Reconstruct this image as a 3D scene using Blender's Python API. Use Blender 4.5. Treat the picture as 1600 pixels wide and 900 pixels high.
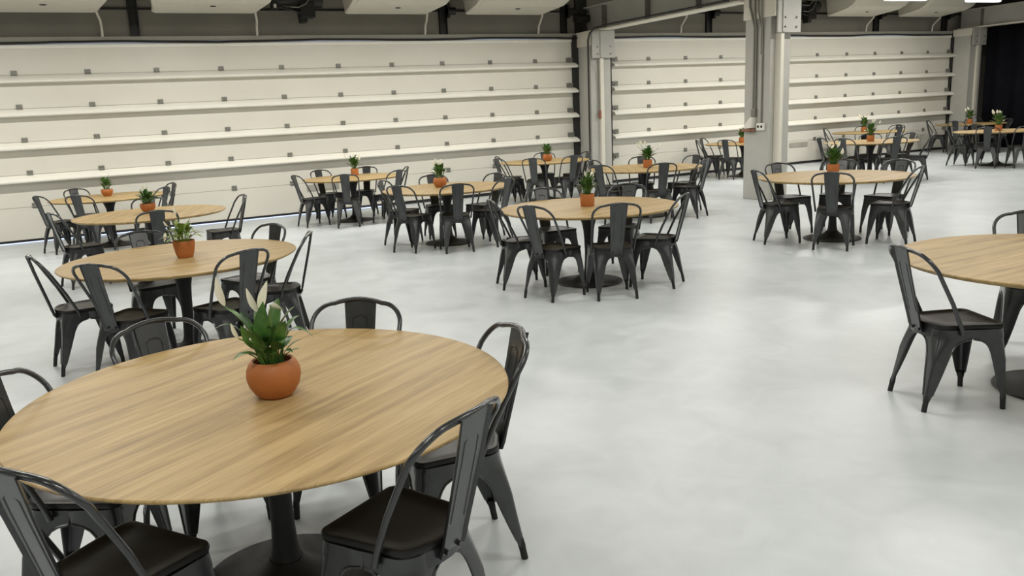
import bpy, bmesh, math, random
from mathutils import Vector, Matrix
PI = math.pi
sc = bpy.context.scene
for o in list(bpy.data.objects):
    bpy.data.objects.remove(o, do_unlink=True)
COL = sc.collection

# ------------------------------------------------------------------ camera
cam_d = bpy.data.cameras.new('camera')
cam = bpy.data.objects.new('camera', cam_d)
COL.objects.link(cam)
right = Vector((0.891851, -0.44915835, -0.05346556))
up = Vector((0.13985214, 0.16140233, 0.9769292))
fwd = Vector((0.43016644, 0.87875256, -0.20676258))
mw = Matrix.Identity(4)
for i in range(3):
    mw[i][0] = right[i]; mw[i][1] = up[i]; mw[i][2] = -fwd[i]
mw[2][3] = 1.5935
cam.matrix_world = mw
cam_d.sensor_width = 36.0
cam_d.lens = 1280.18 / 1600 * 36.0
cam_d.shift_x = 69.85 / 1600
cam_d.shift_y = 2.5 / 1600
cam_d.clip_start = 0.05
cam_d.clip_end = 200
sc.camera = cam

# ------------------------------------------------------------------ world, exposure, lights
sc.view_settings.view_transform = 'Standard'
sc.view_settings.look = 'None'
sc.view_settings.exposure = 0.06
sc.view_settings.gamma = 1.0
sc.view_settings.use_curve_mapping = False
w = bpy.data.worlds.new('world'); sc.world = w
w.use_nodes = True
w.node_tree.nodes['Background'].inputs[0].default_value = (0.75, 0.85, 1.0, 1)
w.node_tree.nodes['Background'].inputs[1].default_value = 0.3

LIGHT_COL = (1.0, 0.968, 0.905)
def area(name, x, y, z, sx, sy, power):
    l = bpy.data.lights.new(name, 'AREA'); l.shape = 'RECTANGLE'
    l.size = sx; l.size_y = sy; l.energy = power; l.color = LIGHT_COL
    o = bpy.data.objects.new(name, l); COL.objects.link(o); o.location = (x, y, z)
    return o
ROOM_P = 44.0
WALL_P = 66.0
LZ = 3.36
for ly in (8.3, 4.5, 0.7, -3.1):
    for lx in (-3.6, 0.0, 3.6, 7.2, 10.9, 14.6, 18.3, 21.6):
        area('batten_light', lx, ly, LZ, 1.3, 0.16, ROOM_P * (0.5 if lx > 20 else 0.8 if lx > 14 else 1.0))
for lx in (-3.6, -0.8, 2.0, 4.8, 7.6, 11.9, 14.2):
    area('batten_light', lx, 12.1, LZ, 1.3, 0.16, WALL_P)

# ------------------------------------------------------------------ materials
def new_mat(name):
    m = bpy.data.materials.new(name); m.use_nodes = True
    nt = m.node_tree
    b = nt.nodes['Principled BSDF']
    return m, nt, b
def lin(c):
    return tuple(((v / 255) / 12.92 if v / 255 <= 0.04045 else ((v / 255 + 0.055) / 1.055) ** 2.4) for v in c) + (1.0,)
def plain(name, rgb, rough=0.5, metal=0.0, noise=0.08, scale=6.0, bump=0.0, coat=0.0, spec=0.5):
    m, nt, b = new_mat(name)
    tc = nt.nodes.new('ShaderNodeTexCoord')
    n = nt.nodes.new('ShaderNodeTexNoise'); n.inputs['Scale'].default_value = scale; n.inputs['Detail'].default_value = 5
    nt.links.new(tc.outputs['Object'], n.inputs['Vector'])
    r = nt.nodes.new('ShaderNodeValToRGB')
    c = lin(rgb)
    r.color_ramp.elements[0].position = 0.3; r.color_ramp.elements[1].position = 0.7
    r.color_ramp.elements[0].color = tuple(v * (1 - noise) for v in c[:3]) + (1,)
    r.color_ramp.elements[1].color = tuple(min(1, v * (1 + noise)) for v in c[:3]) + (1,)
    nt.links.new(n.outputs['Fac'], r.inputs['Fac'])
    nt.links.new(r.outputs['Color'], b.inputs['Base Color'])
    b.inputs['Roughness'].default_value = rough
    b.inputs['Metallic'].default_value = metal
    b.inputs['Coat Weight'].default_value = coat
    b.inputs['Specular IOR Level'].default_value = spec
    if bump:
        bp = nt.nodes.new('ShaderNodeBump'); bp.inputs['Strength'].default_value = bump
        nt.links.new(n.outputs['Fac'], bp.inputs['Height']); nt.links.new(bp.outputs['Normal'], b.inputs['Normal'])
    return m
def emit(name, col, s):
    m, nt, b = new_mat(name)
    b.inputs['Base Color'].default_value = (0.8, 0.8, 0.8, 1)
    b.inputs['Emission Color'].default_value = tuple(col) + (1,)
    b.inputs['Emission Strength'].default_value = s
    return m
def floor_mat():
    m, nt, b = new_mat('polished_concrete')
    tc = nt.nodes.new('ShaderNodeTexCoord')
    n1 = nt.nodes.new('ShaderNodeTexNoise'); n1.inputs['Scale'].default_value = 0.9; n1.inputs['Detail'].default_value = 6
    n1.inputs['Roughness'].default_value = 0.55; n1.inputs['Distortion'].default_value = 0.8
    n2 = nt.nodes.new('ShaderNodeTexNoise'); n2.inputs['Scale'].default_value = 3.7; n2.inputs['Detail'].default_value = 5
    n2.inputs['Distortion'].default_value = 1.2
    for n in (n1, n2): nt.links.new(tc.outputs['Object'], n.inputs['Vector'])
    mx = nt.nodes.new('ShaderNodeMix'); mx.data_type = 'FLOAT'; mx.inputs[0].default_value = 0.4
    nt.links.new(n1.outputs['Fac'], mx.inputs[2]); nt.links.new(n2.outputs['Fac'], mx.inputs[3])
    r = nt.nodes.new('ShaderNodeValToRGB')
    r.color_ramp.elements[0].position = 0.33; r.color_ramp.elements[1].position = 0.62
    r.color_ramp.elements[0].color = (0.485, 0.520, 0.530, 1)
    r.color_ramp.elements[1].color = (0.598, 0.638, 0.650, 1)
    nt.links.new(mx.outputs[0], r.inputs['Fac'])
    # scattered faint scuffs
    sp = nt.nodes.new('ShaderNodeTexNoise'); sp.inputs['Scale'].default_value = 2.3; sp.inputs['Detail'].default_value = 8
    sp.inputs['Roughness'].default_value = 0.75
    nt.links.new(tc.outputs['Object'], sp.inputs['Vector'])
    sr = nt.nodes.new('ShaderNodeValToRGB')
    sr.color_ramp.elements[0].position = 0.70; sr.color_ramp.elements[1].position = 0.80
    sr.color_ramp.elements[0].color = (0, 0, 0, 1); sr.color_ramp.elements[1].color = (0.5, 0.5, 0.5, 1)
    nt.links.new(sp.outputs['Fac'], sr.inputs['Fac'])
    m2 = nt.nodes.new('ShaderNodeMix'); m2.data_type = 'RGBA'
    m2.inputs[7].default_value = (0.40, 0.40, 0.39, 1)
    nt.links.new(sr.outputs['Color'], m2.inputs[0]); nt.links.new(r.outputs['Color'], m2.inputs[6])
    nt.links.new(m2.outputs[2], b.inputs['Base Color'])
    rr = nt.nodes.new('ShaderNodeMapRange'); rr.inputs[3].default_value = 0.28; rr.inputs[4].default_value = 0.42
    nt.links.new(n2.outputs['Fac'], rr.inputs[0]); nt.links.new(rr.outputs[0], b.inputs['Roughness'])
    b.inputs['Specular IOR Level'].default_value = 0.45
    return m
def wood_mat():
    m, nt, b = new_mat('oak_veneer')
    tc = nt.nodes.new('ShaderNodeTexCoord')
    mp = nt.nodes.new('ShaderNodeMapping'); mp.inputs['Scale'].default_value = (0.8, 11.0, 1.0)
    nt.links.new(tc.outputs['Object'], mp.inputs['Vector'])
    n = nt.nodes.new('ShaderNodeTexNoise'); n.inputs['Scale'].default_value = 1.6; n.inputs['Detail'].default_value = 7
    n.inputs['Roughness'].default_value = 0.62; n.inputs['Distortion'].default_value = 0.35
    nt.links.new(mp.outputs['Vector'], n.inputs['Vector'])
    mp2 = nt.nodes.new('ShaderNodeMapping'); mp2.inputs['Scale'].default_value = (2.2, 85.0, 1.0)
    nt.links.new(tc.outputs['Object'], mp2.inputs['Vector'])
    n2 = nt.nodes.new('ShaderNodeTexNoise'); n2.inputs['Scale'].default_value = 2.0; n2.inputs['Detail'].default_value = 4
    nt.links.new(mp2.outputs['Vector'], n2.inputs['Vector'])
    mx = nt.nodes.new('ShaderNodeMix'); mx.data_type = 'FLOAT'; mx.inputs[0].default_value = 0.33
    nt.links.new(n.outputs['Fac'], mx.inputs[2]); nt.links.new(n2.outputs['Fac'], mx.inputs[3])
    r = nt.nodes.new('ShaderNodeValToRGB'); cr = r.color_ramp
    cr.elements[0].position = 0.34; cr.elements[0].color = (0.245, 0.158, 0.060, 1)
    cr.elements[1].position = 0.66; cr.elements[1].color = (0.512, 0.368, 0.172, 1)
    e = cr.elements.new(0.5); e.color = (0.400, 0.275, 0.114, 1)
    nt.links.new(mx.outputs[0], r.inputs['Fac'])
    nt.links.new(r.outputs['Color'], b.inputs['Base Color'])
    b.inputs['Roughness'].default_value = 0.46
    b.inputs['Specular IOR Level'].default_value = 0.4
    bp = nt.nodes.new('ShaderNodeBump'); bp.inputs['Strength'].default_value = 0.06
    nt.links.new(n2.outputs['Fac'], bp.inputs['Height']); nt.links.new(bp.outputs['Normal'], b.inputs['Normal'])
    return m
def chair_mat(name, rgb, rough, coat=0.6):
    m, nt, b = new_mat(name)
    tc = nt.nodes.new('ShaderNodeTexCoord')
    n = nt.nodes.new('ShaderNodeTexNoise'); n.inputs['Scale'].default_value = 9; n.inputs['Detail'].default_value = 6
    nt.links.new(tc.outputs['Object'], n.inputs['Vector'])
    r = nt.nodes.new('ShaderNodeValToRGB'); c = lin(rgb)
    r.color_ramp.elements[0].position = 0.35; r.color_ramp.elements[1].position = 0.68
    r.color_ramp.elements[0].color = tuple(v * 0.8 for v in c[:3]) + (1,)
    r.color_ramp.elements[1].color = tuple(v * 1.2 for v in c[:3]) + (1,)
    nt.links.new(n.outputs['Fac'], r.inputs['Fac']); nt.links.new(r.outputs['Color'], b.inputs['Base Color'])
    rr = nt.nodes.new('ShaderNodeMapRange'); rr.inputs[3].default_value = rough - 0.07; rr.inputs[4].default_value = rough + 0.09
    nt.links.new(n.outputs['Fac'], rr.inputs[0]); nt.links.new(rr.outputs[0], b.inputs['Roughness'])
    b.inputs['Metallic'].default_value = 0.6
    b.inputs['Coat Weight'].default_value = coat; b.inputs['Coat Roughness'].default_value = 0.2
    return m
def leaf_mat(name, a, bcol):
    m, nt, b = new_mat(name)
    tc = nt.nodes.new('ShaderNodeTexCoord')
    n = nt.nodes.new('ShaderNodeTexNoise'); n.inputs['Scale'].default_value = 14; n.inputs['Detail'].default_value = 3
    nt.links.new(tc.outputs['Object'], n.inputs['Vector'])
    r = nt.nodes.new('ShaderNodeValToRGB')
    r.color_ramp.elements[0].position = 0.35; r.color_ramp.elements[1].position = 0.7
    r.color_ramp.elements[0].color = lin(a); r.color_ramp.elements[1].color = lin(bcol)
    nt.links.new(n.outputs['Fac'], r.inputs['Fac']); nt.links.new(r.outputs['Color'], b.inputs['Base Color'])
    b.inputs['Roughness'].default_value = 0.38
    return m

M = dict(
    floor=floor_mat(), wood=wood_mat(),
    chair=chair_mat('gunmetal_lacquer', (60, 62, 63), 0.30),
    seat=chair_mat('dark_seat_lacquer', (38, 37, 36), 0.42, 0.12),
    cap=plain('black_rubber', (24, 24, 24), 0.6),
    base=plain('black_powder_coat', (16, 16, 17), 0.55, noise=0.15),
    door=plain('shutter_cream', (213, 210, 199), 0.46, noise=0.02, scale=2.0),
    rail=plain('shutter_rail_lit_cream', (238, 236, 226), 0.42, noise=0.02, scale=2.0),  # light caught by the rails is put into this paler cream
    plate=plain('galvanised_plate', (128, 128, 120), 0.45, metal=0.3, noise=0.2, scale=40),
    grey=plain('grey_plate', (160, 158, 148), 0.5, noise=0.1),
    rubber=plain('seal_rubber', (20, 20, 24), 0.6),
    jamb=plain('dark_jamb', (40, 40, 38), 0.6),
    wallup=plain('grey_lintel_concrete', (136, 132, 122), 0.8, noise=0.08, scale=1.2),
    header=plain('header_trim', (160, 157, 146), 0.6, noise=0.04),
    wall=plain('grey_wall', (150, 148, 140), 0.85, noise=0.05, scale=1.0),
    ceil=plain('grey_ceiling', (150, 147, 138), 0.9, noise=0.05, scale=0.7),
    column=plain('column_paint', (178, 177, 170), 0.55, noise=0.06, scale=2.5),
    colpale=plain('column_pale_paint', (216, 212, 198), 0.5, noise=0.03, scale=2.5),
    conduit=plain('grey_conduit', (132, 130, 122), 0.4, metal=0.4, noise=0.08),
    ac=plain('ac_white', (205, 202, 190), 0.45, noise=0.02),
    dark=plain('black_steel', (26, 26, 26), 0.5, noise=0.2),
    curtain=plain('black_curtain', (20, 21, 27), 0.95, noise=0.2, scale=3, spec=0.1),
    terra=plain('terracotta', (174, 104, 50), 0.58, noise=0.10, scale=9, bump=0.05),
    soil=plain('dark_soil', (34, 27, 21), 0.95, noise=0.5, scale=60),
    leaf=leaf_mat('leaf_green', (32, 66, 26), (90, 132, 58)),
    leafpale=leaf_mat('leaf_pale_green', (76, 110, 36), (150, 166, 80)),
    flower=plain('spathe_white', (238, 236, 214), 0.5, noise=0.03, scale=20),
    brown=plain('copper_fitting', (138, 92, 70), 0.5),
    white=plain('white_plastic', (226, 224, 214), 0.45, noise=0.03),
    glow=emit('lamp_diffuser', (1.0, 0.97, 0.9), 9.0),
    day=emit('daylight_gap', (0.62, 0.72, 1.0), 1.5),
)

# ------------------------------------------------------------------ helpers
def obj(name, bm, m, parent=None, smooth=False):
    me = bpy.data.meshes.new(name)
    bmesh.ops.recalc_face_normals(bm, faces=bm.faces)
    bm.to_mesh(me); bm.free()
    me.materials.append(m)
    if smooth:
        me.polygons.foreach_set('use_smooth', [True] * len(me.polygons))
        try: me.set_sharp_from_angle(angle=math.radians(42))
        except Exception: pass
    o = bpy.data.objects.new(name, me); COL.objects.link(o)
    if parent: o.parent = parent
    return o
def tag(o, label, cat, group=None):
    o['label'] = label; o['category'] = cat
    if group: o['group'] = group
    return o
def thing(name, label, cat, loc=(0, 0, 0), rz=0.0, group=None):
    o = bpy.data.objects.new(name, None); COL.objects.link(o)
    o.location = loc; o.rotation_euler = (0, 0, rz); o.empty_display_size = 0.1
    return tag(o, label, cat, group)
def struct(o):
    o['kind'] = 'structure'; return o
def box(bm, lo, hi, bevel=0.0):
    r = bmesh.ops.create_cube(bm, size=1)
    vs = r['verts']
    for v in vs:
        v.co = Vector([lo[i] + (v.co[i] + 0.5) * (hi[i] - lo[i]) for i in range(3)])
    if bevel:
        es = list({e for v in vs for e in v.link_edges})
        bmesh.ops.bevel(bm, geom=es, offset=bevel, segments=2, affect='EDGES', profile=0.5)
def tube(bm, pts, r, n=8, caps=True, closed=False):
    pts = [Vector(p) for p in pts]; rings = []
    N = len(pts); rad = r if isinstance(r, (list, tuple)) else [r] * N
    pa = None
    for i, p in enumerate(pts):
        if closed: t = (pts[(i + 1) % N] - pts[i - 1])
        else: t = (pts[min(i + 1, N - 1)] - pts[max(i - 1, 0)])
        t.normalize()
        if pa is None:
            a = Vector((0, 0, 1)) if abs(t.z) < 0.9 else Vector((1, 0, 0))
            a = (a - t * a.dot(t)).normalized()
        else:
            a = (pa - t * pa.dot(t))
            a = a.normalized() if a.length > 1e-6 else Vector((1, 0, 0))
        pa = a; b = t.cross(a)
        rings.append([bm.verts.new(p + (a * math.cos(2 * PI * k / n) + b * math.sin(2 * PI * k / n)) * rad[i]) for k in range(n)])
    for i in range(N if closed else N - 1):
        A, B = rings[i], rings[(i + 1) % N]
        for k in range(n):
            bm.faces.new((A[k], A[(k + 1) % n], B[(k + 1) % n], B[k]))
    if caps and not closed:
        bm.faces.new(rings[0]); bm.faces.new(rings[-1][::-1])
def lathe(bm, prof, n=48, cap_bottom=True, cap_top=True, c=(0, 0)):
    rings = []
    for r, z in prof:
        if r < 1e-6: rings.append([bm.verts.new((c[0], c[1], z))])
        else: rings.append([bm.verts.new((c[0] + r * math.cos(2 * PI * k / n), c[1] + r * math.sin(2 * PI * k / n), z)) for k in range(n)])
    for A, B in zip(rings, rings[1:]):
        for k in range(n):
            a = [A[k % len(A)], A[(k + 1) % len(A)], B[(k + 1) % len(B)], B[k % len(B)]]
            u = []
            for v in a:
                if v not in u: u.append(v)
            if len(u) >= 3: bm.faces.new(u)
    if cap_bottom and len(rings[0]) > 1: bm.faces.new(rings[0])
    if cap_top and len(rings[-1]) > 1: bm.faces.new(rings[-1])
def prism(bm, prof, axis, a, b):
    """extrude a closed 2D profile along one axis from a to b; the two profile values fill the other axes in order"""
    def P(p, t):
        v = [0, 0, 0]; o = [i for i in range(3) if i != axis]
        v[axis] = t; v[o[0]] = p[0]; v[o[1]] = p[1]; return v
    A = [bm.verts.new(P(p, a)) for p in prof]; B = [bm.verts.new(P(p, b)) for p in prof]
    n = len(prof)
    for i in range(n): bm.faces.new((A[i], A[(i + 1) % n], B[(i + 1) % n], B[i]))
    bm.faces.new(A[::-1]); bm.faces.new(B)
def new(): return bmesh.new()
def dup(root, label, loc, rz):
    r = root.copy(); COL.objects.link(r); r.location = loc; r.rotation_euler = (0, 0, rz); r['label'] = label
    for ch in list(root.children):
        c = ch.copy(); COL.objects.link(c); c.parent = r
        for g in list(ch.children):
            d = g.copy(); COL.objects.link(d); d.parent = c
    return r

# ------------------------------------------------------------------ the setting
X0, X1, Y0, D, ZC = -7.0, 27.0, -7.0, 14.68, 4.5
bm = new(); box(bm, (X0, Y0, -0.2), (X1, D + 0.3, 0)); struct(obj('floor', bm, M['floor']))
bm = new(); box(bm, (X0, Y0, ZC), (X1, D + 0.3, ZC + 0.2)); struct(obj('ceiling', bm, M['ceil']))
bm = new(); box(bm, (X0 - 0.2, Y0, 0), (X0, D + 0.3, ZC)); struct(obj('wall_left', bm, M['wall']))
bm = new(); box(bm, (X1, Y0, 0), (X1 + 0.2, D + 0.3, ZC)); struct(obj('wall_right', bm, M['wall']))
bm = new(); box(bm, (X0, Y0 - 0.2, 0), (X1, Y0, ZC)); struct(obj('wall_near', bm, M['wall']))
# far wall: lintel above the shutters and the piers between them
bm = new()
box(bm, (X0, D + 0.06, 3.10), (X1, D + 0.26, ZC))
box(bm, (10.0, D + 0.06, 0), (10.75, D + 0.26, 3.12))
box(bm, (22.2, D + 0.06, 0), (X1, D + 0.26, 3.12))
box(bm, (X0, D + 0.06, 0), (-4.6, D + 0.26, 3.12))
struct(obj('wall_far', bm, M['wallup']))
bm = new(); box(bm, (-4.6, D - 0.04, 3.065), (22.2, D + 0.06, 3.135), 0.006); struct(obj('trim_1', bm, M['header']))
# horizontal joint of the lintel, and the sagging black cable over the shutters
bm = new(); box(bm, (X0, D + 0.035, 3.555), (X1, D + 0.06, 3.585)); struct(obj('trim_2', bm, M['dark']))
bm = new()
rnd = random.Random(3)
pts = []
x = -4.6
while x < 22.2:
    pts.append((x, D - 0.075, 3.045 + 0.012 * math.sin(x * 1.7) + rnd.uniform(-0.004, 0.004))); x += 0.35
tube(bm, pts, 0.019, 8)
cable = obj('black_cable', bm, M['dark'], smooth=True)
tag(cable, 'long sagging black cable running along the top of the white shutters', 'cable')

def shutter(name, xa, xb, hx, label):
    U, ZT = 0.50328, 2.5758
    root = bpy.data.objects.new(name, None); COL.objects.link(root); struct(root)
    zs = [0.055] + [ZT - U * k for k in (4, 3, 2, 1, 0)] + [3.03]
    for z0, z1 in zip(zs, zs[1:]):
        bm = new(); box(bm, (xa, D - 0.02, z0 + 0.0025), (xb, D + 0.03, z1 - 0.0025), 0.003)
        obj('panel', bm, M['door'], root)
    bm = new(); box(bm, (xa, D - 0.012, 0.0555), (xb, D + 0.02, 3.02)); obj('backing', bm, M['grey'], root)
    bm = new(); box(bm, (xa, D - 0.045, 2.965), (xb, D - 0.02, 3.02), 0.004); obj('top_rail', bm, M['rail'], root)
    for k in range(4):
        z = ZT - U * k
        prof = [(D - 0.02, z - 0.006), (D - 0.060, z - 0.022), (D - 0.120, z - 0.048), (D - 0.168, z - 0.076),
                (D - 0.182, z - 0.094), (D - 0.176, z - 0.112), (D - 0.155, z - 0.121), (D - 0.02, z - 0.123)]
        bm = new(); prism(bm, prof, 0, xa - 0.03, xb + 0.05); obj('reinforcing_rail', bm, M['rail'], root, True)
    bm = new(); box(bm, (xa, D - 0.03, 0.022), (xb, D + 0.03, 0.0545)); obj('rubber_seal', bm, M['rubber'], root)
    for k in range(5):
        z = ZT - U * k
        for x in hx:
            bm = new()
            box(bm, (x - 0.044, D - 0.036, z - 0.018), (x + 0.044, D - 0.02, z + 0.064), 0.005)
            tube(bm, [(x - 0.042, D - 0.04, z + 0.005), (x + 0.042, D - 0.04, z + 0.005)], 0.009, 8)
            for q in (-0.025, 0.025): tube(bm, [(x + q, D - 0.036, z + 0.042), (x + q, D - 0.042, z + 0.042)], 0.009, 6)
            obj('hinge', bm, M['plate'], root)
        for x, s in ((xa + 0.07, 1), (xb - 0.07, -1)):
            bm = new()
            for q in (-0.035, 0.0, 0.035):
                box(bm, (x - 0.075, D - 0.05, z + 0.03 + q - 0.015), (x + 0.075, D - 0.02, z + 0.03 + q + 0.015), 0.003)
            tube(bm, [(x - s * 0.02, D - 0.055, z - 0.03), (x - s * 0.02, D - 0.055, z + 0.03)], 0.014, 8)
            tube(bm, [(x - s * 0.12, D - 0.035, z - 0.05), (x - s * 0.06, D - 0.035, z - 0.05)], 0.026, 10)
            obj('roller_bracket', bm, M['plate'], root)
    return root
def handle_plate(root, x0, x1):
    bm = new(); box(bm, (x0, D - 0.036, 0.415), (x1, D - 0.02, 0.53), 0.006); obj('pull_plate', bm, M['grey'], root)
d1 = shutter('door_1', -4.5, 9.86, [-0.3336 + 1.03411 * k for k in range(-4, 10)], '')
d2 = shutter('door_2', 10.86, 22.1, [11.8457 + 1.03411 * k for k in range(0, 10)], '')
handle_plate(d1, 4.06, 4.66); handle_plate(d2, 16.15, 16.77)
bm = new(); box(bm, (-4.5, D + 0.034, 0.001), (5.6, D + 0.06, 0.021)); dl = obj('daylight_gap', bm, M['day'], d1)
bm = new(); box(bm, (5.6, D + 0.034, 0.001), (9.86, D + 0.06, 0.021)); obj('threshold', bm, M['header'], d1)
bm = new(); box(bm, (10.86, D + 0.034, 0.001), (22.1, D + 0.06, 0.021)); obj('threshold', bm, M['header'], d2)
# black guide channels at the shutter ends
for i, (xa, xb) in enumerate(((9.88, 10.02), (10.74, 10.84), (22.12, 22.2))):
    bm = new()
    box(bm, (xa, D - 0.06, 0), (xb, D + 0.06, 3.1), 0.004)
    for k in range(6): box(bm, (xa - 0.03, D - 0.075, 0.2 + 0.5033 * k), (xa + 0.03, D - 0.055, 0.48 + 0.5033 * k), 0.003)
    struct(obj('trim_%d' % (i + 3), bm, M['jamb']))

# ------------------------------------------------------------------ columns and beams
def column(lbl, x0, x1, y0, y1, fx, fw, fd, ztop, capz, capx=None):
    t = thing('steel_column', lbl, 'column', ((x0 + x1) / 2, (y0 + y1) / 2, 0), 0, 'grey steel columns')
    ox, oy = (x0 + x1) / 2, (y0 + y1) / 2
    def L(p): return (p[0] - ox, p[1] - oy, p[2])
    bm = new(); box(bm, L((x0, y0, 0)), L((x1, y1, ztop)), 0.008); obj('shaft', bm, M['column'], t)
    bm = new(); box(bm, L((fx, y0 - fd, 0.0)), L((fx + fw, y0 - 0.001, capz)), 0.004); obj('front_flange', bm, M['colpale'], t)
    bm = new(); box(bm, L((x0 - 0.01, y0 - fd - 0.03, capz)), L((x1 + 0.05, y0 - fd - 0.001, ztop)), 0.005)
    box(bm, L((fx - 0.02, y0 - fd - 0.05, capz + 0.01)), L((fx + fw * 0.6, y0 - fd - 0.028, ztop)), 0.003)
    pl = obj('bolted_plate', bm, M['column'], t)
    for bx in (x0 + 0.12, x1 - 0.06):
        for bz in (capz + 0.08, capz + 0.22):
            bm = new()
            b0 = L((bx, y0 - fd - 0.03, bz))
            tube(bm, [b0, (b0[0], b0[1] - 0.02, b0[2])], 0.017, 6)
            obj('bolt', bm, M['conduit'], pl)
    bm = new(); box(bm, L((x0 - 0.03, y0 - fd + 0.01, capz + 0.25)), L((x0 - 0.001, y1 + 0.02, ztop)), 0.004); obj('side_plate', bm, M['colpale'], t)
    return t
col_far = column('pale steel column between the two white shutters, at the end of the ceiling beam', 10.0, 10.5, 14.2, 14.62, 10.2, 0.09, 0.06, 3.14, 2.60)
col_near = column('nearer square steel column standing free on the floor, with conduits and sockets', 10.25, 10.68, 9.72, 10.25, 10.345, 0.07, 0.12, 4.4, 2.60)
col_end = column('column at the far right shutter end beside the black curtain', 22.15, 22.65, 14.15, 14.6, 22.4, 0.09, 0.05, 3.16, 2.72)

def beam(lbl, x, ya, yb, zb):
    t = thing('steel_beam', lbl, 'beam', (x, ya, zb), 0, 'ceiling beams')
    ln = yb - ya
    bm = new(); box(bm, (-0.15, 0, 0), (0.15, ln, 0.03), 0.004); obj('bottom_flange', bm, M['colpale'], t)
    bm = new(); box(bm, (-0.012, 0, 0.03), (0.012, ln, 0.47)); obj('web', bm, M['column'], t)
    bm = new(); box(bm, (-0.15, 0, 0.47), (0.15, ln, 0.50), 0.004); obj('top_flange', bm, M['column'], t)
    y = ln - 0.6
    while y > 0.3:
        bm = new(); box(bm, (-0.13, y - 0.008, 0.03), (0.13, y + 0.008, 0.47)); obj('stiffener', bm, M['conduit'], t)
        y -= 1.35
    return t
beam('pale steel ceiling beam running from the far column towards the near column', 10.3, 10.28, 14.62, 3.142)
beam('steel ceiling beam above the black curtain at far right', 22.4, 4.0, 14.6, 3.162)
# black cables laid along the beam and down the far column
bm = new()
tube(bm, [(10.12, 10.5, 3.20), (10.10, 12.6, 3.20), (9.98, 13.6, 3.19), (9.94, 13.95, 3.16), (9.93, 14.10, 3.08), (9.925, 14.16, 2.95), (9.925, 14.17, 2.0), (9.925, 14.17, 0.5)], 0.018, 8)
tag(obj('black_conduit', bm, M['jamb'], smooth=True), 'dark conduit bending from the ceiling beam down the left of the far column', 'conduit')
bm = new()
tube(bm, [(10.09, 14.125, 2.62), (10.11, 14.12, 2.5), (10.17, 14.165, 2.3), (10.18, 14.165, 1.55)], 0.010, 8)
pc = obj('hanging_control', bm, M['conduit'], smooth=True)
tag(pc, 'grey pull cord with a small box hanging on the far column', 'control')
bm = new(); box(bm, (10.155, 14.13, 1.40), (10.205, 14.175, 1.56), 0.008); obj('handset', bm, M['brown'], pc)

# conduits on the near column
cx = 10.25
def cpipe(lbl, pts, r, m, grp='conduits on the near column'):
    bm = new(); tube(bm, pts, r, 10); return tag(obj('conduit', bm, M[m], smooth=True), lbl, 'conduit', grp)
cpipe('leftmost grey conduit on the near column ending in the white plug box', [(cx - 0.055, 10.11, 4.4), (cx - 0.055, 10.11, 3.05), (cx - 0.05, 10.06, 2.88), (cx - 0.022, 10.035, 2.72), (cx - 0.022, 10.035, 1.42)], 0.017, 'conduit')
cpipe('second grey conduit from the left on the near column', [(cx - 0.055, 10.01, 4.4), (cx - 0.055, 10.01, 2.95), (cx - 0.04, 10.0, 2.8), (cx - 0.022, 9.995, 2.7), (cx - 0.022, 9.995, 1.42)], 0.017, 'conduit')
cpipe('third grey conduit from the left on the near column', [(cx - 0.055, 9.93, 4.4), (cx - 0.055, 9.93, 2.95), (cx - 0.04, 9.91, 2.82), (cx - 0.018, 9.893, 2.70), (cx - 0.018, 9.893, 2.3)], 0.013, 'conduit')
cpipe('rightmost grey conduit on the near column running to the double socket', [(cx - 0.055, 9.86, 4.4), (cx - 0.055, 9.86, 2.95), (cx - 0.04, 9.865, 2.8), (cx - 0.016, 9.868, 2.66), (cx - 0.016, 9.868, 1.24)], 0.013, 'conduit')
bm = new(); box(bm, (cx - 0.05, 9.97, 1.33), (cx - 0.001, 10.06, 1.46), 0.008)
tag(obj('junction_box', bm, M['conduit']), 'grey junction box below the paired conduits on the near column', 'junction box')
bm = new()
prism(bm, [(10.03, 1.33), (9.99, 1.33), (10.00, 1.16), (10.16, 1.16), (10.12, 1.24)], 0, cx - 0.10, cx - 0.002)
pb = tag(obj('plug_box', bm, M['white']), 'white sloped plug box on the near column, above a copper fitting', 'plug box')
bm = new()
tube(bm, [(cx - 0.05, 10.25, 1.125), (cx - 0.05, 9.97, 1.125)], 0.022, 10)
tube(bm, [(cx - 0.05, 10.12, 1.125), (cx - 0.05, 10.05, 1.125)], 0.032, 10)
box(bm, (cx - 0.03, 10.06, 1.11), (cx - 0.001, 10.11, 1.14))
tag(obj('pipe_fitting', bm, M['brown'], smooth=True), 'copper brown pipe fitting below the white plug box', 'fitting')
so = thing('double_socket', 'small white double socket on the near column with two black holes', 'socket', (cx, 9.868, 1.12))
bm = new(); box(bm, (-0.045, -0.075, 0.0), (-0.001, 0.075, 0.115), 0.008); obj('socket_box', bm, M['white'], so)
for q in (-0.035, 0.035):
    bm = new(); tube(bm, [(-0.044, q, 0.058), (-0.048, q, 0.058)], 0.021, 14); obj('socket_hole', bm, M['dark'], so)

# ------------------------------------------------------------------ black curtain at the far right
bm = new()
ny = 260; rows = []
for z in (0.01, 3.2):
    rows.append([bm.verts.new((22.78 + 0.05 * math.sin(k * 0.55) + 0.025 * math.sin(k * 0.21 + z), 14.1 - k * 0.045, z)) for k in range(ny)])
for k in range(ny - 1): bm.faces.new((rows[0][k], rows[0][k + 1], rows[1][k + 1], rows[1][k]))
cu = obj('black_curtain', bm, M['curtain'], smooth=True)
s = cu.modifiers.new('thickness', 'SOLIDIFY'); s.thickness = 0.006
tag(cu, 'tall black curtain closing off the right end of the hall', 'curtain')

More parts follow.
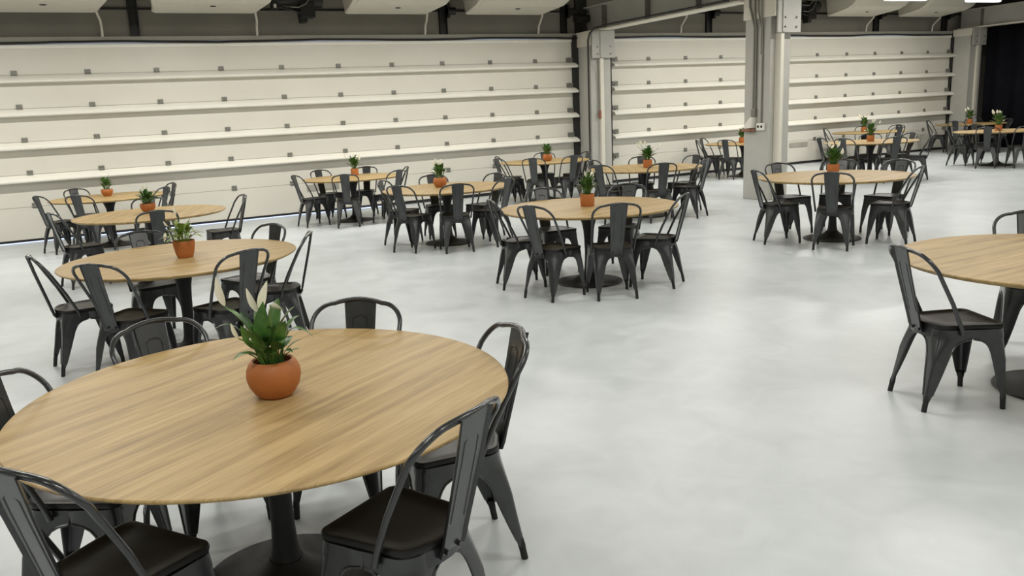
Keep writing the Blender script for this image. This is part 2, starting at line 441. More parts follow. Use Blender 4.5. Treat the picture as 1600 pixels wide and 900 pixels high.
# ------------------------------------------------------------------ air conditioners, straps, door motors, battens
AC_L = ['air conditioner cut off at the top left corner of the photo', 'second air conditioner from the left, right of the first black strap',
        'third air conditioner from the left, right of the first door motor', 'fourth air conditioner from the left, next to the far column',
        'air conditioner above the ceiling beam, mostly hidden by the near column', 'air conditioner over the right shutter, beside the door motor',
        'rightmost air conditioner under the lit ceiling batten']
def ac(i, xa, xb, pipe=True):
    W = xb - xa
    t = thing('air_conditioner', 'white ' + AC_L[i], 'air conditioner', (xa, 14.4, 3.46), 0, 'air conditioners above the shutters')
    bm = new()
    prof = [(0.0, 0.0), (0.0, 0.62), (-0.95, 0.62), (-1.0, 0.52), (-0.96, 0.30), (-0.80, 0.155), (-0.62, 0.09), (-0.06, 0.0)]
    A = [bm.verts.new((0.10 if z < 0.05 else 0.0, y, z)) for y, z in prof]
    B = [bm.verts.new((W - (0.16 if z < 0.05 else 0.0), y, z)) for y, z in prof]
    n = len(prof)
    for k in range(n): bm.faces.new((A[k], A[(k + 1) % n], B[(k + 1) % n], B[k]))
    bm.faces.new(A[::-1]); bm.faces.new(B)
    bmesh.ops.bevel(bm, geom=list(bm.edges), offset=0.035, segments=3, affect='EDGES', profile=0.5)
    obj('body', bm, M['ac'], t, True)
    bm = new()
    # raised front service panel whose lower seam shows across the underside
    q = [(-0.60, 0.078), (-0.79, 0.140), (-0.965, 0.290), (-1.005, 0.45), (-0.985, 0.45), (-0.94, 0.31), (-0.78, 0.165), (-0.60, 0.10)]
    prism(bm, q, 0, 0.10, W - 0.10); obj('front_panel', bm, M['ac'], t)
    bm = new(); box(bm, (0.10, -0.598, 0.080), (W - 0.10, -0.586, 0.1)); obj('panel_seam', bm, M['dark'], t)
    bm = new()
    r = bmesh.ops.create_uvsphere(bm, u_segments=16, v_segments=8, radius=1)
    for v in bm.verts: v.co = Vector((W * 0.52 + v.co.x * 0.055, -0.42 + v.co.y * 0.03, 0.056 + v.co.z * 0.012))
    obj('badge', bm, M['dark'], t, True)
    if pipe:
        bm = new()
        tube(bm, [(W - 0.16, -0.08, 0.06), (W - 0.14, -0.03, -0.02), (W - 0.10, 0.10, -0.10), (W - 0.09, 0.19, -0.18), (W - 0.09, 0.215, -0.33)], 0.02, 8)
        obj('drain_pipe', bm, M['ac'], t, True)
    return t
for i, (xa, xb) in enumerate(((-0.75, 1.08), (1.66, 3.52), (4.85, 6.66), (7.22, 9.14), (11.0, 12.8), (16.9, 18.75), (19.45, 21.3))):
    ac(i, xa, xb)
for i, (x, wd, lb) in enumerate(((1.49, 0.15, 'between the first two air conditioners'), (7.0, 0.16, 'between the third and fourth air conditioners'),
                      (9.72, 0.14, 'right of the fourth air conditioner'), (13.6, 0.16, 'over the right shutter, behind the near column'),
                      (19.15, 0.18, 'below the right-hand air conditioners'), (21.85, 0.2, 'at the right end of the right shutter'))):
    t = thing('shutter_guide', 'vertical black guide strap on the grey lintel ' + lb, 'guide', (x, D + 0.055, 3.136), 0, 'black guides above the shutters')
    bm = new(); box(bm, (-wd / 2, -0.05, 0), (-wd / 2 + 0.02, 0, 1.3)); box(bm, (wd / 2 - 0.02, -0.05, 0), (wd / 2, 0, 1.3)); box(bm, (-wd / 2, -0.02, 0), (wd / 2, 0, 1.3))
    obj('channel', bm, M['dark'], t)
    if i == 0: continue
    bm = new()
    tube(bm, [(wd / 2 - 0.02, -0.10, 0.42), (wd / 2 + 0.14, -0.10, 0.42)], 0.07, 14)
    box(bm, (wd / 2 - 0.02, -0.12, 0.3), (wd / 2 + 0.03, -0.02, 0.56))
    obj('cable_drum', bm, M['dark'], t)
bm = new()
box(bm, (-0.14, -0.05, 0.1), (0.14, 0, 1.3)); tube(bm, [(-0.2, -0.12, 0.42), (0.12, -0.12, 0.42)], 0.08, 14)
o = obj('spring_bracket', bm, M['jamb']); o.location = (10.14, D + 0.055, 3.0)
tag(o, 'dark spring bracket on the lintel just left of the far column', 'bracket')
def motor(lbl, x):
    t = thing('door_motor', lbl, 'door motor', (x, 14.5, 3.42), 0, 'door motors above the shutters')
    bm = new(); tube(bm, [(-0.35, 0, 0.28), (0.45, 0, 0.28)], 0.10, 18); tube(bm, [(0.2, 0, 0.28), (0.52, 0, 0.28)], 0.13, 18); obj('spring_drum', bm, M['dark'], t, True)
    bm = new(); box(bm, (0.10, -0.14, -0.02), (0.36, 0.08, 0.24), 0.012); box(bm, (0.1, -0.12, -0.1), (0.22, 0.05, 0.0), 0.01); obj('gearbox', bm, M['dark'], t)
    bm = new(); box(bm, (-0.38, -0.1, 0.12), (-0.26, 0.0, 0.25), 0.01); obj('limit_switch', bm, M['dark'], t)
    bm = new(); box(bm, (-0.345, -0.11, 0.14), (-0.30, -0.099, 0.20), 0.004); obj('switch_lens', bm, M['white'], t)
    bm = new()
    tube(bm, [(-0.05, -0.10, 0.16), (0.06, -0.15, 0.14), (0.2, -0.16, 0.20), (0.32, -0.14, 0.36), (0.36, -0.1, 0.6)], 0.012, 8)
    tube(bm, [(-0.1, -0.10, 0.3), (0.1, -0.15, 0.28), (0.25, -0.15, 0.42), (0.3, -0.1, 0.62)], 0.012, 8)
    obj('hose', bm, M['plate'], t, True)
    bm = new(); tube(bm, [(-0.25, -0.04, 0.16), (0.0, -0.08, 0.10), (0.14, -0.12, 0.04)], 0.02, 8); obj('arm', bm, M['dark'], t, True)
motor('black shutter motor with a grey hose above the left shutter', 4.05)
motor('black shutter motor above the right shutter, right of the near column', 16.25)
for i, (xa, xb, lb) in enumerate(((16.05, 17.25, 'lit ceiling batten at the top edge, left of the other lit batten'), (18.75, 19.85, 'lit ceiling batten at top right, above the far column'))):
    t = thing('ceiling_batten', lb, 'light', ((xa + xb) / 2, 12.1, 3.5), 0, 'lit ceiling battens')
    L = (xb - xa) / 2
    bm = new(); box(bm, (-L - 0.02, -0.085, 0.035), (L + 0.02, 0.085, 0.09), 0.006); obj('housing', bm, M['white'], t)
    bm = new(); box(bm, (-L, -0.07, 0.0), (L, 0.07, 0.034), 0.012); obj('diffuser', bm, M['glow'], t)
    for q in (-L * 0.7, L * 0.7):
        bm = new(); tube(bm, [(q, 0, 0.09), (q, 0, ZC - 3.5)], 0.006, 6); obj('hanger', bm, M['conduit'], t)
    l = area('batten_light', 0, 0, -0.012, xb - xa, 0.14, WALL_P); l.parent = t

# ------------------------------------------------------------------ the table
def table_bits(t):
    bm = new()
    R = 0.820
    prof = [(0.0, 0.688), (R - 0.035, 0.688), (R - 0.006, 0.702), (R, 0.708), (R, 0.712), (R - 0.003, 0.715), (0.0, 0.715)]
    lathe(bm, prof, 128); obj('tabletop', bm, M['wood'], t, True)
    bm = new()
    prof = [(0.0, 0.0)]
    cur = [(0.055, 0.09), (0.046, 0.14), (0.041, 0.22), (0.040, 0.30), (0.043, 0.40), (0.050, 0.50), (0.062, 0.56), (0.082, 0.615), (0.115, 0.660), (0.155, 0.681), (0.155, 0.6875)]
    lathe(bm, [(0.075, 0.05)] + cur, 40); obj('pedestal', bm, M['base'], t, True)
    bm = new()
    lathe(bm, [(0.305, 0.0), (0.31, 0.006), (0.305, 0.013), (0.22, 0.022), (0.15, 0.034), (0.105, 0.052), (0.078, 0.072), (0.06, 0.092)], 64); obj('base_plate', bm, M['base'], t, True)

# ------------------------------------------------------------------ the chair (local +Y is the front)
CORN = dict(f=(0.176, 0.170), r=(0.154, -0.146))
FOOT = dict(f=(0.196, 0.200), r=(0.180, -0.225))
def seat_outline(s=1.0, n=6, grow=0.0):
    """rounded trapezoid, wider at the front, bowed at the rear"""
    pts = []
    f = (0.180 + grow, 0.178 + grow); r = (0.160 + grow, -0.150 - grow)
    def arc(cx, cy, rad, a0, a1):
        for k in range(n + 1):
            a = math.radians(a0 + (a1 - a0) * k / n); pts.append((cx + rad * math.cos(a), cy + rad * math.sin(a)))
    rf, rr = 0.035, 0.06
    arc(f[0] - rf, f[1] - rf, rf, -4, 94)
    arc(-f[0] + rf, f[1] - rf, rf, 86, 184)
    arc(-r[0] + rr, r[1] + rr, rr, 176, 255)
    for k in (1, 2, 3):
        t = k / 4; x = -r[0] + rr + (2 * r[0] - 2 * rr) * t
        pts.append((x - 0.0, r[1] - 0.028 * math.sin(PI * (0.12 + 0.76 * t)) + 0.0))
    arc(r[0] - rr, r[1] + rr, rr, 285, 364)
    return [(x * s, (y - 0.01) * s + 0.01 * s) for x, y in pts]
def make_chair(t):
    c = M['chair']
    # seat pan
    bm = new(); loops = []
    for s, z in ((1.0, 0.432), (1.006, 0.442), (0.99, 0.449), (0.93, 0.450), (0.88, 0.4445), (0.6, 0.441), (0.3, 0.4395)):
        loops.append([bm.verts.new((x, y, z)) for x, y in seat_outline(s)])
    n = len(loops[0])
    for A, B in zip(loops, loops[1:]):
        for k in range(n): bm.faces.new((A[k], A[(k + 1) % n], B[(k + 1) % n], B[k]))
    bm.faces.new(loops[-1])
    # closed underside
    low = [bm.verts.new((x, y, 0.425)) for x, y in seat_outline(0.985)]
    for k in range(n): bm.faces.new((loops[0][k], low[k], low[(k + 1) % n], loops[0][(k + 1) % n]))
    bm.faces.new(low[::-1])
    obj('seat', bm, M['seat'], t, True)
    # apron under the pan
    bm = new(); L2 = []
    for g, z in ((-0.004, 0.435), (-0.001, 0.41), (0.002, 0.378), (-0.002, 0.376), (-0.007, 0.41), (-0.010, 0.433)):
        L2.append([bm.verts.new((x, y, z)) for x, y in seat_outline(1.0, grow=g)])
    for A, B in zip(L2, L2[1:]):
        for k in range(n): bm.faces.new((A[k], A[(k + 1) % n], B[(k + 1) % n], B[k]))
    obj('apron', bm, c, t, True)
    # legs: folded sheet, two wings that open into the arches
    prof = [(0.426, 0.166), (0.405, 0.166), (0.378, 0.165), (0.368, 0.126), (0.355, 0.104), (0.335, 0.090), (0.305, 0.078), (0.26, 0.068), (0.20, 0.056), (0.14, 0.043), (0.085, 0.030), (0.055, 0.022)]
    for key, sx in (('f', 1), ('f', -1), ('r', 1), ('r', -1)):
        cx, cy = CORN[key]; fx, fy = FOOT[key]; sy = 1 if key == 'f' else -1
        bm = new()
        def corner(z):
            u = max(0.0, (0.42 - z) / 0.42)
            return Vector((sx * (cx + 0.008 + (fx - cx - 0.008) * u ** 1.1), cy + 0.008 * sy + (fy - cy - 0.008 * sy) * u ** 1.1, z))
        dx = Vector((-sx, 0, 0)); dy = Vector((-sx * 0.06 * sy, -sy, 0)).normalized()
        rows = []; e1 = []; e2 = []
        for z, wv in prof:
            p = corner(z)
            r = min((0.034 if key == 'f' else 0.056) * max(0.0, min(1.0, (z - 0.27) / 0.12)) + 0.014, wv * 0.6)
            wx = wv * (1.06 if key == 'f' else 0.96); wy = wv * 1.0
            sec = [p + dx * wx, p + dx * (wx + r) / 2]
            for q in range(6):
                t_ = q / 5 * PI / 2
                sec.append(p + dx * r * (1 - math.sin(t_)) + dy * r * (1 - math.cos(t_)))
            sec += [p + dy * (wy + r) / 2, p + dy * wy]
            inn = Vector((-sx, -sy, 0)).normalized() * 0.005
            rows.append(([bm.verts.new(q) for q in sec], [bm.verts.new(q + inn) for q in sec]))
            if z < 0.377: e1.append(sec[0]); e2.append(sec[-1])
        for (A, Ai), (B, Bi) in zip(rows, rows[1:]):
            for k in range(9):
                bm.faces.new((A[k], A[k + 1], B[k + 1], B[k])); bm.faces.new((Ai[k + 1], Ai[k], Bi[k], Bi[k + 1]))
            bm.faces.new((A[0], B[0], Bi[0], Ai[0])); bm.faces.new((A[9], Ai[9], Bi[9], B[9]))
        for R in (rows[0], rows[-1]):
            for k in range(9): bm.faces.new((R[0][k], R[0][k + 1], R[1][k + 1], R[1][k]))
        tube(bm, [corner(0.377) + dx * (0.175 if key == 'f' else 0.158)] + e1[:-1], 0.0048, 6); tube(bm, [corner(0.377) + dy * 0.165] + e2[:-1], 0.0048, 6)
        leg = obj('leg', bm, c, t, True)
        bm = new()
        p0 = corner(0.085) + (dx + dy) * 0.012; p1 = corner(0.0) + (dx + dy) * 0.013
        tube(bm, [p0, p0.lerp(p1, 0.35), p0.lerp(p1, 0.45), p1], [0.012, 0.0145, 0.0135, 0.0130], 12)
        obj('foot_cap', bm, M['cap'], leg, True)
    # crossed braces under the seat
    bm = new()
    for a, b in (((0.152, 0.148), (-0.132, -0.126)), ((-0.152, 0.148), (0.132, -0.126))):
        tube(bm, [(a[0], a[1], 0.352), (0, 0, 0.362 if a[0] > 0 else 0.349), (b[0], b[1], 0.352)], 0.006, 6)
    obj('cross_brace', bm, c, t, True)
    # tubular back hoop
    path = [(0.184, -0.045, 0.400), (0.187, -0.057, 0.44), (0.196, -0.115, 0.57), (0.204, -0.184, 0.70), (0.206, -0.206, 0.742)]
    for k in range(1, 10):
        a = k / 10 * PI / 2
        path.append((0.206 - 0.095 * (1 - math.cos(a)), -0.206 - 0.058 * math.sin(a), 0.742 + 0.083 * math.sin(a)))
    path += [(0.111, -0.264, 0.8255), (0.09, -0.272, 0.8305), (0.06, -0.281, 0.8355), (0.03, -0.287, 0.8385), (0.0, -0.289, 0.8395)]
    full = path + [(-x, y, z) for x, y, z in path[-2::-1]]
    bm = new(); tube(bm, full, 0.0105, 10); obj('back_hoop', bm, c, t, True)
    # central splat with an embossed frame
    bm = new(); A = []; B = []
    st = [(0.0, 0.058, -0.176, 0.395), (0.1, 0.058, -0.188, 0.425), (0.2, 0.059, -0.196, 0.46), (0.45, 0.063, -0.228, 0.58), (0.75, 0.069, -0.262, 0.71), (1.0, 0.076, -0.291, 0.836)]
    for _, hw, y, z in st:
        A.append([bm.verts.new((hw * u, y - 0.008 * (abs(u) == 1), z)) for u in (-1, -0.9, 0, 0.9, 1)])
        B.append([bm.verts.new((hw * u, y + 0.005 - 0.008 * (abs(u) == 1), z)) for u in (-1, -0.9, 0, 0.9, 1)])
    for L in (A, B):
        for p, q in zip(L, L[1:]):
            for k in range(4): bm.faces.new((p[k], p[k + 1], q[k + 1], q[k]))
    for p, q, p2, q2 in zip(A, A[1:], B, B[1:]):
        bm.faces.new((p[0], q[0], q2[0], p2[0])); bm.faces.new((p[4], p2[4], q2[4], q[4]))
    for L, L2_ in ((A[0], B[0]), (A[-1], B[-1])):
        for k in range(4): bm.faces.new((L[k], L[k + 1], L2_[k + 1], L2_[k]))
    sp = obj('back_splat', bm, c, t, True)
    def sy_(z):
        for a, b in zip(st, st[1:]):
            if a[3] <= z <= b[3]: return a[2] + (b[2] - a[2]) * (z - a[3]) / (b[3] - a[3])
        return st[-1][2]
    bm = new()
    def ring(w_, z0, z1, off):
        pts = []
        for k in range(8): pts.append((-w_, sy_(z0 + (z1 - z0) * k / 7) + off, z0 + (z1 - z0) * k / 7))
        pts += [(-w_ * 0.5, sy_(z1) + off, z1 + 0.012), (w_ * 0.5, sy_(z1) + off, z1 + 0.012)]
        for k in range(8): pts.append((w_, sy_(z1 - (z1 - z0) * k / 7) + off, z1 - (z1 - z0) * k / 7))
        return pts
    tube(bm, ring(0.033, 0.50, 0.755, 0.0005), 0.0032, 6)
    tube(bm, ring(0.033, 0.50, 0.755, 0.0045), 0.0032, 6)
    for q in (-0.03, 0.03): tube(bm, [(q, -0.180, 0.405), (q, -0.192, 0.405)], 0.008, 8)
    obj('emboss', bm, c, sp, True)

TABLES = {
 'N': (0.55, 2.71, 31), 'T2': (0.73, 6.16, 8), 'T3': (0.91, 9.86, 70), 'T3b': (0.67, 13.23, 20),
 'TM': (4.39, 6.32, 12), 'T4': (4.46, 9.56, 40), 'T5': (4.37, 13.0, 5), 'Tr': (7.86, 6.48, 15), 'T6': (7.79, 9.74, 60),
 'T7': (8.08, 12.99, 33), 'TR': (4.63, 2.34, 0), 'T8': (13.38, 13.38, 10), 'T9': (13.94, 10.7, 45), 'T10': (17.57, 13.55, 0),
 'T11': (17.58, 10.51, 20), 'T12': (21.2, 13.38, 80)}
DESC = {
 'N': 'large foreground table', 'T2': 'second table of the left row', 'T3': 'third table of the left row', 'T3b': 'last table of the left row',
 'TM': 'nearest mid-floor table', 'T4': 'middle row table with the round pot', 'T5': 'middle row table by the shutter pull plate',
 'Tr': 'table right of the near column', 'T6': 'table between the two columns', 'T7': 'table left of the far column',
 'TR': 'table cut off at right', 'T8': 'table half hidden behind the near column', 'T9': 'second table right of the near column',
 'T10': 'far table by the right shutter', 'T11': 'nearer table before the black curtain', 'T12': 'farthest table beside the black curtain'}
CHAIRS = {
 'N': [(216, .95, 'at near left'), (293, .93, 'at near right, back to us'), (349, .91, 'at right'), (50, .90, 'at far right'), (108, .91, 'at far left'), (157, .92, 'at left edge')],
 'T2': [(176, .97, 'at left'), (228, .91, 'at near left'), (290, .90, 'at near right'), (340, .94, 'at right'), (29, .91, 'at far right'), (102, .93, 'at far left')],
 'T3b': [(200, 1.0, 'at left'), (244, 1.03, 'at near left'), (119, .90, 'at far left'), (321, .96, 'at near right'), (17, 1.02, 'at far right')],
 'T3': [(186, 1.03, 'at left'), (268, 1.06, 'at the near side'), (2, 1.07, 'at right'), (85, .99, 'at the far side')],
 'T5': [(188, 1.02, 'at left'), (110, .91, 'at far left'), (245, 1.02, 'at near left'), (55, .91, 'at far right'), (296, 1.05, 'at near right'), (348, .94, 'at right')],
 'T4': [(136, .91, 'at far left'), (205, .91, 'at left'), (253, .96, 'at the near side'), (300, .91, 'at near right'), (14, .90, 'at right'), (77, .91, 'at the far side')],
 'T7': [(136, .91, 'at far left'), (182, 1.02, 'at left'), (227, 1.04, 'at near left'), (58, .91, 'at far right'), (272, .92, 'at the near side'), (354, .91, 'at right')],
 'T6': [(115, .91, 'at far left'), (193, 1.02, 'at left'), (247, .95, 'at near left'), (298, .95, 'at near right'), (2, 1.02, 'at right'), (54, .91, 'at far right')],
 'TM': [(156, .92, 'at left'), (204, .95, 'at near left'), (251, .91, 'at the near side'), (307, .91, 'at right'), (86, .94, 'at the far side'), (30, 1.0, 'at far right')],
 'Tr': [(155, .92, 'at left'), (84, .94, 'at far left'), (218, .92, 'at the near side'), (287, .92, 'at right'), (355, 1.03, 'at far right'), (35, 1.0, 'at the far side')],
 'TR': [(157, .925, 'at left'), (40, 1.02, 'at the far side')],
 'T8': [(150, 1.02, 'at left'), (108, 1.02, 'at far left'), (202, .95, 'at the near side')],
 'T9': [(148, .95, 'at far left'), (190, 1.02, 'at left'), (242, 1.02, 'at the near side'), (300, 1.06, 'at right'), (346, .92, 'at far right'), (38, .91, 'at the far side')],
 'T10': [(118, 1.02, 'at left'), (358, 1.02, 'at right'), (262, .92, 'at the near side'), (44, 1.02, 'at far right')],
 'T11': [(105, .94, 'at far left'), (200, .92, 'at the near side'), (60, .92, 'at the far side'), (240, 1.02, 'at right')],
 'T12': [(112, 1.02, 'at left'), (193, 1.02, 'at the near side'), (29, 1.02, 'at far right'), (265, 1.02, 'at right')]}
TURN = {('N', 293): 4, ('N', 349): 4, ('TR', 157): -3, ('T2', 176): 8, ('T3', 186): 12, ('TM', 204): -10, ('TM', 251): 0, ('Tr', 218): -6, ('Tr', 287): 4}
G_T = 'round oak tables on black pedestals'; G_C = 'dark metal chairs around the tables'
proto_t = None; proto_c = None
for k, (x, y, a) in TABLES.items():
    lb = 'round oak table on a black trumpet pedestal: ' + DESC[k]
    if proto_t is None:
        proto_t = thing('pedestal_table', lb, 'table', (x, y, 0), math.radians(a), G_T); table_bits(proto_t)
    else: dup(proto_t, lb, (x, y, 0), math.radians(a))
for k, lst in CHAIRS.items():
    x, y, _ = TABLES[k]
    angs = [q[0] for q in lst]
    for ang, r, pos in lst:
        ccw = min([(b - ang) % 360 for b in angs if b != ang]); cw = min([(ang - b) % 360 for b in angs if b != ang])
        yaw = max(0, 62 - ccw) * 0.42 - max(0, 62 - cw) * 0.42
        yaw += TURN.get((k, ang), 0)
        r = max(r, 0.905 + 0.2 * abs(math.sin(math.radians(yaw))))
        a = math.radians(ang); h = a + math.radians(yaw)
        rz = h + PI / 2
        lb = 'dark metal chair %s of the %s' % (pos, DESC[k])
        loc = (x + r * math.cos(a) - 0.286 * math.cos(h), y + r * math.sin(a) - 0.286 * math.sin(h), 0)
        if proto_c is None:
            proto_c = thing('metal_chair', lb, 'chair', loc, rz, G_C); proto_c.scale = (0.985, 0.985, 0.985); make_chair(proto_c)
        else: dup(proto_c, lb, loc, rz)

# ------------------------------------------------------------------ potted peace lilies
POT = {
 'ball': ([(0.052, 0.0), (0.066, 0.012), (0.083, 0.04), (0.090, 0.068), (0.088, 0.092), (0.080, 0.112), (0.071, 0.124), (0.066, 0.126), (0.062, 0.122), (0.070, 0.108), (0.074, 0.10)], 0.102),
 'cup': ([(0.050, 0.0), (0.055, 0.006), (0.066, 0.04), (0.074, 0.085), (0.077, 0.118), (0.076, 0.123), (0.071, 0.122), (0.069, 0.105)], 0.104),
 'bowl': ([(0.045, 0.0), (0.055, 0.008), (0.078, 0.045), (0.086, 0.075), (0.083, 0.098), (0.078, 0.104), (0.073, 0.102), (0.074, 0.088)], 0.088),
 'cyl': ([(0.060, 0.0), (0.063, 0.004), (0.065, 0.06), (0.066, 0.112), (0.065, 0.116), (0.060, 0.115), (0.059, 0.098)], 0.098)}
def bez(p0, p1, p2, n):
    return [p0 * (1 - t) ** 2 + p1 * 2 * t * (1 - t) + p2 * t * t for t in [i / n for i in range(n + 1)]]
def leaf(bm, p0, p1, p2, stem, wid, fold=0.25, n=7, side=None):
    """petiole then a lanceolate blade along a curve from p0 to p2"""
    C = bez(p0, p1, p2, 14); k = int(14 * stem)
    if k >= 1: tube(bm, C[:k + 1], 0.0022, 5, caps=False)
    B = C[k:]; m = len(B) - 1; prev = None
    for i, p in enumerate(B):
        t = (B[min(i + 1, m)] - B[max(i - 1, 0)]).normalized()
        s = t.cross(Vector((0, 0, 1)))
        s = s.normalized() if s.length > 0.15 else (side or Vector((1, 0, 0)))
        if side is not None: s = (side - t * side.dot(t)).normalized()
        u = s.cross(t).normalized()
        f = i / m; wv = wid * (math.sin(PI * min(1, f ** 0.75)) ** 0.9) + 0.0004
        row = [bm.verts.new(p - s * wv + u * wv * fold), bm.verts.new(p - s * wv * 0.5 + u * wv * fold * 0.6), bm.verts.new(p), bm.verts.new(p + s * wv * 0.5 + u * wv * fold * 0.6), bm.verts.new(p + s * wv + u * wv * fold)]
        if prev:
            for q in range(4): bm.faces.new((prev[q], prev[q + 1], row[q + 1], row[q]))
        prev = row
def spathe(bm, stem_pts, base, tip, wid, side):
    tube(bm, stem_pts, 0.0022, 5, caps=False)
    mid = (base + tip) / 2 + side.cross(tip - base).normalized() * 0.012
    leaf(bm, base, mid, tip, 0.0, wid, 0.35, side=side)
rightv = Vector((0.893, -0.450, 0)); towards = Vector((-0.450, -0.893, 0)); upv = Vector((0, 0, 1))
def plant(key, x, y, kind, seed, nleaf, height, spread, flowers, lb, droop=0.0, pale=False, scale=1.0, rz=0.0, name='potted_peace_lily'):
    rnd = random.Random(seed)
    t = thing(name, lb, 'plant', (x, y, 0.715), 0, 'potted peace lilies on the tables')
    prof, zs = POT[kind]
    bm = new(); lathe(bm, [(0, 0.0)] + prof, 48, cap_top=False); obj('pot', bm, M['terra'], t, True)
    rs = prof[-1][0] + 0.002
    bm = new(); lathe(bm, [(0, zs + 0.006), (rs * 0.6, zs + 0.004), (rs, zs - 0.002), (rs * 0.98, zs - 0.02), (0, zs - 0.02)], 32); obj('soil', bm, M['soil'], t, True)
    bm = new(); g = 2.39996
    for i in range(nleaf):
        a = i * g + rnd.uniform(-0.3, 0.3); q = (i + 0.5) / nleaf
        d = Vector((math.cos(a), math.sin(a), 0))
        b = d * rs * 0.5 * math.sqrt(rnd.random()) + upv * zs
        out = spread * (0.25 + 0.75 * q) * rnd.uniform(0.75, 1.1); h = height * (1.0 - 0.62 * q ** 1.3) * rnd.uniform(0.8, 1.1)
        tip = b + d * out + upv * (h * (1 - droop * q))
        ctrl = b + d * out * 0.30 + upv * h * rnd.uniform(0.85, 1.15)
        leaf(bm, b, ctrl, tip, rnd.uniform(0.30, 0.5), rnd.uniform(0.014, 0.026) * scale)
    f = obj('foliage', bm, M['leafpale' if pale else 'leaf'], t, True)
    for fl in flowers:
        (tr, tu, td), (br, bu, bd), wid = fl
        tip = rightv * tr + towards * td + upv * (zs + tu); base = rightv * br + towards * bd + upv * (zs + bu)
        st = bez(rightv * br * 0.15 + upv * zs, rightv * br * 0.4 + towards * bd * 0.5 + upv * (zs + bu * 0.7), base, 8)
        bm = new(); tube(bm, st, 0.0022, 5, caps=False); obj('flower_stem', bm, M['leafpale'], t, True)
        bm = new()
        leaf(bm, base, (base + tip) / 2 + towards * 0.008, tip, 0.0, wid, 0.3, side=(rightv * 0.8 + towards * 0.3).normalized())
        obj('flower', bm, M['flower'], t, True)
    return t
# foreground plant: leaves and spathes placed one by one
x, y = 0.560, 2.645
F = [((-0.148, 0.315, 0.02), (-0.130, 0.215, 0.02), 0.016), ((-0.060, 0.268, 0.0), (-0.030, 0.185, 0.0), 0.014), ((0.006, 0.285, -0.02), (-0.028, 0.185, -0.02), 0.016),
     ((0.062, 0.190, 0.02), (0.018, 0.212, 0.02), 0.014), ((-0.108, 0.165, 0.05), (-0.088, 0.112, 0.05), 0.009), ((-0.028, 0.118, 0.07), (-0.046, 0.108, 0.07), 0.009), ((0.05, 0.150, 0.0), (0.062, 0.108, 0.0), 0.009)]
pl = plant('N', x, y, 'ball', 4, 20, 0.15, 0.10, F, 'peace lily in a round terracotta pot on the foreground table', scale=0.85)
zs = POT['ball'][1]
bm = new()
LV = [((0.004, 0.232, 0.05), (-0.020, 0.10, 0.06), 0.034, 0.4), ((0.100, 0.205, 0.03), (0.03, 0.16, 0.05), 0.028, 0.45), ((0.155, 0.100, 0.04), (0.06, 0.20, 0.03), 0.013, 0.4),
      ((0.070, 0.105, 0.08), (0.03, 0.12, 0.08), 0.027, 0.4), ((-0.140, 0.215, 0.03), (-0.05, 0.20, 0.05), 0.018, 0.4), ((-0.180, 0.135, 0.02), (-0.09, 0.20, 0.0), 0.011, 0.5),
      ((-0.065, 0.165, 0.09), (-0.04, 0.11, 0.07), 0.024, 0.4), ((-0.025, 0.150, 0.10), (-0.015, 0.10, 0.07), 0.024, 0.4), ((-0.105, 0.048, 0.09), (-0.05, 0.10, 0.07), 0.018, 0.5),
      ((0.090, 0.065, 0.08), (0.05, 0.09, 0.07), 0.020, 0.5), ((-0.090, 0.190, 0.0), (-0.05, 0.14, 0.02), 0.022, 0.4), ((0.080, 0.175, 0.09), (0.03, 0.10, 0.06), 0.022, 0.45),
      ((0.045, 0.075, 0.11), (0.02, 0.08, 0.08), 0.020, 0.5), ((-0.055, 0.085, 0.12), (-0.03, 0.09, 0.08), 0.020, 0.5), ((0.02, 0.21, -0.09), (0.0, 0.16, -0.05), 0.026, 0.4),
      ((-0.06, 0.19, -0.08), (-0.03, 0.14, -0.05), 0.024, 0.4), ((0.09, 0.15, -0.07), (0.04, 0.14, -0.05), 0.024, 0.4), ((-0.10, 0.12, -0.06), (-0.05, 0.12, -0.04), 0.022, 0.4)]
for (tr, tu, td), (cr_, cu_, cd), wid, stm in LV:
    wid *= 0.84
    b = rightv * tr * 0.18 + towards * td * 0.3 + upv * zs
    leaf(bm, b, rightv * cr_ + towards * cd + upv * (zs + cu_), rightv * tr + towards * td + upv * (zs + tu), stm, wid, side=(rightv * 0.9 + upv * 0.15 * (1 if tr > 0 else -1)).normalized() if abs(tr) < 0.09 else None)
obj('tall_foliage', bm, M['leaf'], pl, True)
def FL(seed, n, h, sp, w0=0.013):
    r = random.Random(seed); out = []
    for i in range(n):
        rx = r.uniform(-sp, sp); hh = h * r.uniform(0.8, 1.05); dd = r.uniform(-0.04, 0.05)
        out.append(((rx * 1.15 + r.uniform(-0.015, 0.015), hh, dd), (rx, hh - r.uniform(0.06, 0.085), dd), w0 * r.uniform(0.8, 1.2)))
    return out
plant('T2', 0.757, 6.097, 'cup', 8, 34, 0.173, 0.146, [((-0.115, 0.165, 0.03), (-0.085, 0.125, 0.03), 0.010), ((-0.04, 0.265, 0.0), (-0.03, 0.20, 0.0), 0.010), ((-0.12, 0.02, 0.05), (-0.105, 0.085, 0.05), 0.014)],
      'drooping peace lily in a tapered terracotta pot, second table of the left row', droop=0.5, pale=True)
plant('T3', 0.903, 10.005, 'bowl', 12, 37, 0.184, 0.190, [((-0.03, 0.24, 0.0), (-0.022, 0.165, 0.0), 0.017), ((0.02, 0.235, 0.0), (0.018, 0.165, 0.0), 0.016)],
      'spreading peace lily in a round terracotta bowl, third table of the left row', droop=0.2)
plant('T3b', 0.669, 13.381, 'bowl', 21, 30, 0.205, 0.112, FL(2, 1, 0.26, 0.05, 0.008), 'small peace lily in a terracotta bowl, last table of the left row')
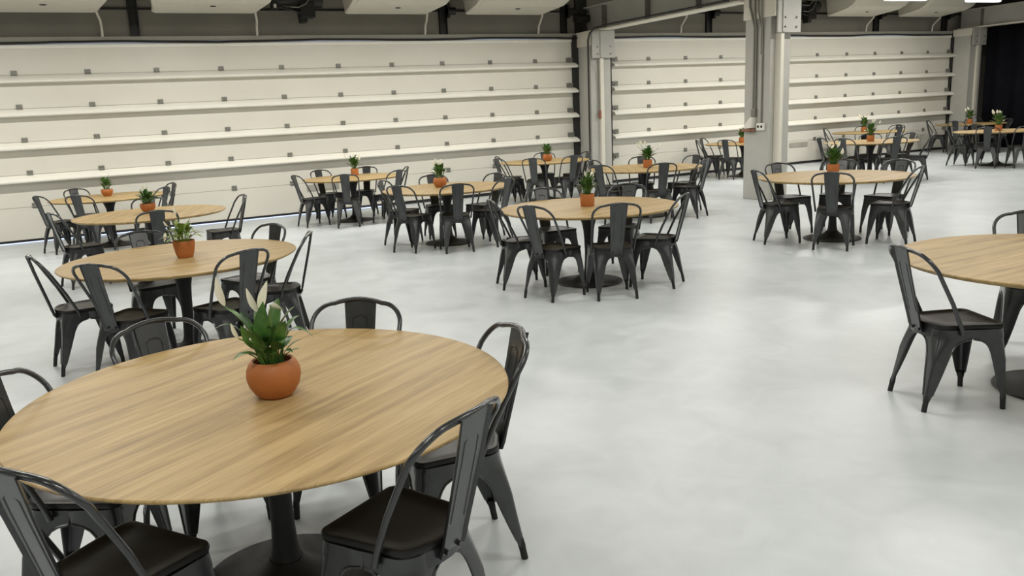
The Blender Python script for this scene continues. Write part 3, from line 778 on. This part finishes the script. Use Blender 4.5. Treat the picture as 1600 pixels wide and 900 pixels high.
plant('TM', 4.395, 6.336, 'cyl', 31, 44, 0.216, 0.123, [((0.05, 0.225, 0.0), (0.035, 0.14, 0.02), 0.026), ((-0.02, 0.23, 0.0), (-0.01, 0.17, 0.0), 0.010)],
      'peace lily in a straight terracotta pot on the nearest mid-floor table')
plant('T4', 4.439, 9.696, 'ball', 41, 40, 0.216, 0.112, FL(5, 4, 0.27, 0.07, 0.016), 'tall peace lily in a round terracotta pot, middle row')
plant('T5', 4.550, 13.381, 'cyl', 51, 40, 0.238, 0.157, FL(6, 6, 0.27, 0.16, 0.012), 'peace lily in a straight pot, table by the shutter pull plate')
plant('Tr', 8.029, 6.639, 'cyl', 61, 47, 0.227, 0.134, [((-0.06, 0.29, 0.0), (-0.05, 0.21, 0.0), 0.014), ((0.06, 0.28, 0.02), (0.03, 0.205, 0.02), 0.014), ((0.08, 0.20, 0.05), (0.07, 0.11, 0.05), 0.017), ((-0.01, 0.24, 0.03), (-0.05, 0.20, 0.03), 0.013)],
      'bushy peace lily with white flowers on the table right of the near column')
plant('T6', 7.792, 9.675, 'cyl', 71, 44, 0.205, 0.157, FL(8, 5, 0.29, 0.16, 0.011), 'peace lily in a straight pot on the table between the columns')
plant('T7', 8.070, 12.866, 'ball', 81, 37, 0.216, 0.146, [], 'green peace lily without flowers on the table left of the far column')
plant('T8', 13.381, 13.432, 'cyl', 91, 40, 0.216, 0.123, FL(9, 5, 0.27, 0.10, 0.015), 'peace lily at the left edge of the near column, on the hidden table')
plant('T9', 13.937, 10.705, 'cyl', 101, 44, 0.259, 0.157, FL(10, 4, 0.36, 0.13, 0.014), 'pale peace lily on the second table right of the near column')
plant('T10', 17.570, 13.690, 'cyl', 111, 37, 0.259, 0.157, FL(11, 3, 0.33, 0.14, 0.014), 'peace lily on the far table by the right shutter')
plant('T11', 17.575, 10.506, 'cyl', 121, 44, 0.270, 0.168, FL(12, 5, 0.33, 0.15, 0.02), 'peace lily with white flowers on the nearer table before the curtain')
plant('T12', 21.307, 13.484, 'cyl', 131, 34, 0.259, 0.179, FL(13, 3, 0.34, 0.18, 0.02), 'peace lily on the farthest table beside the black curtain')
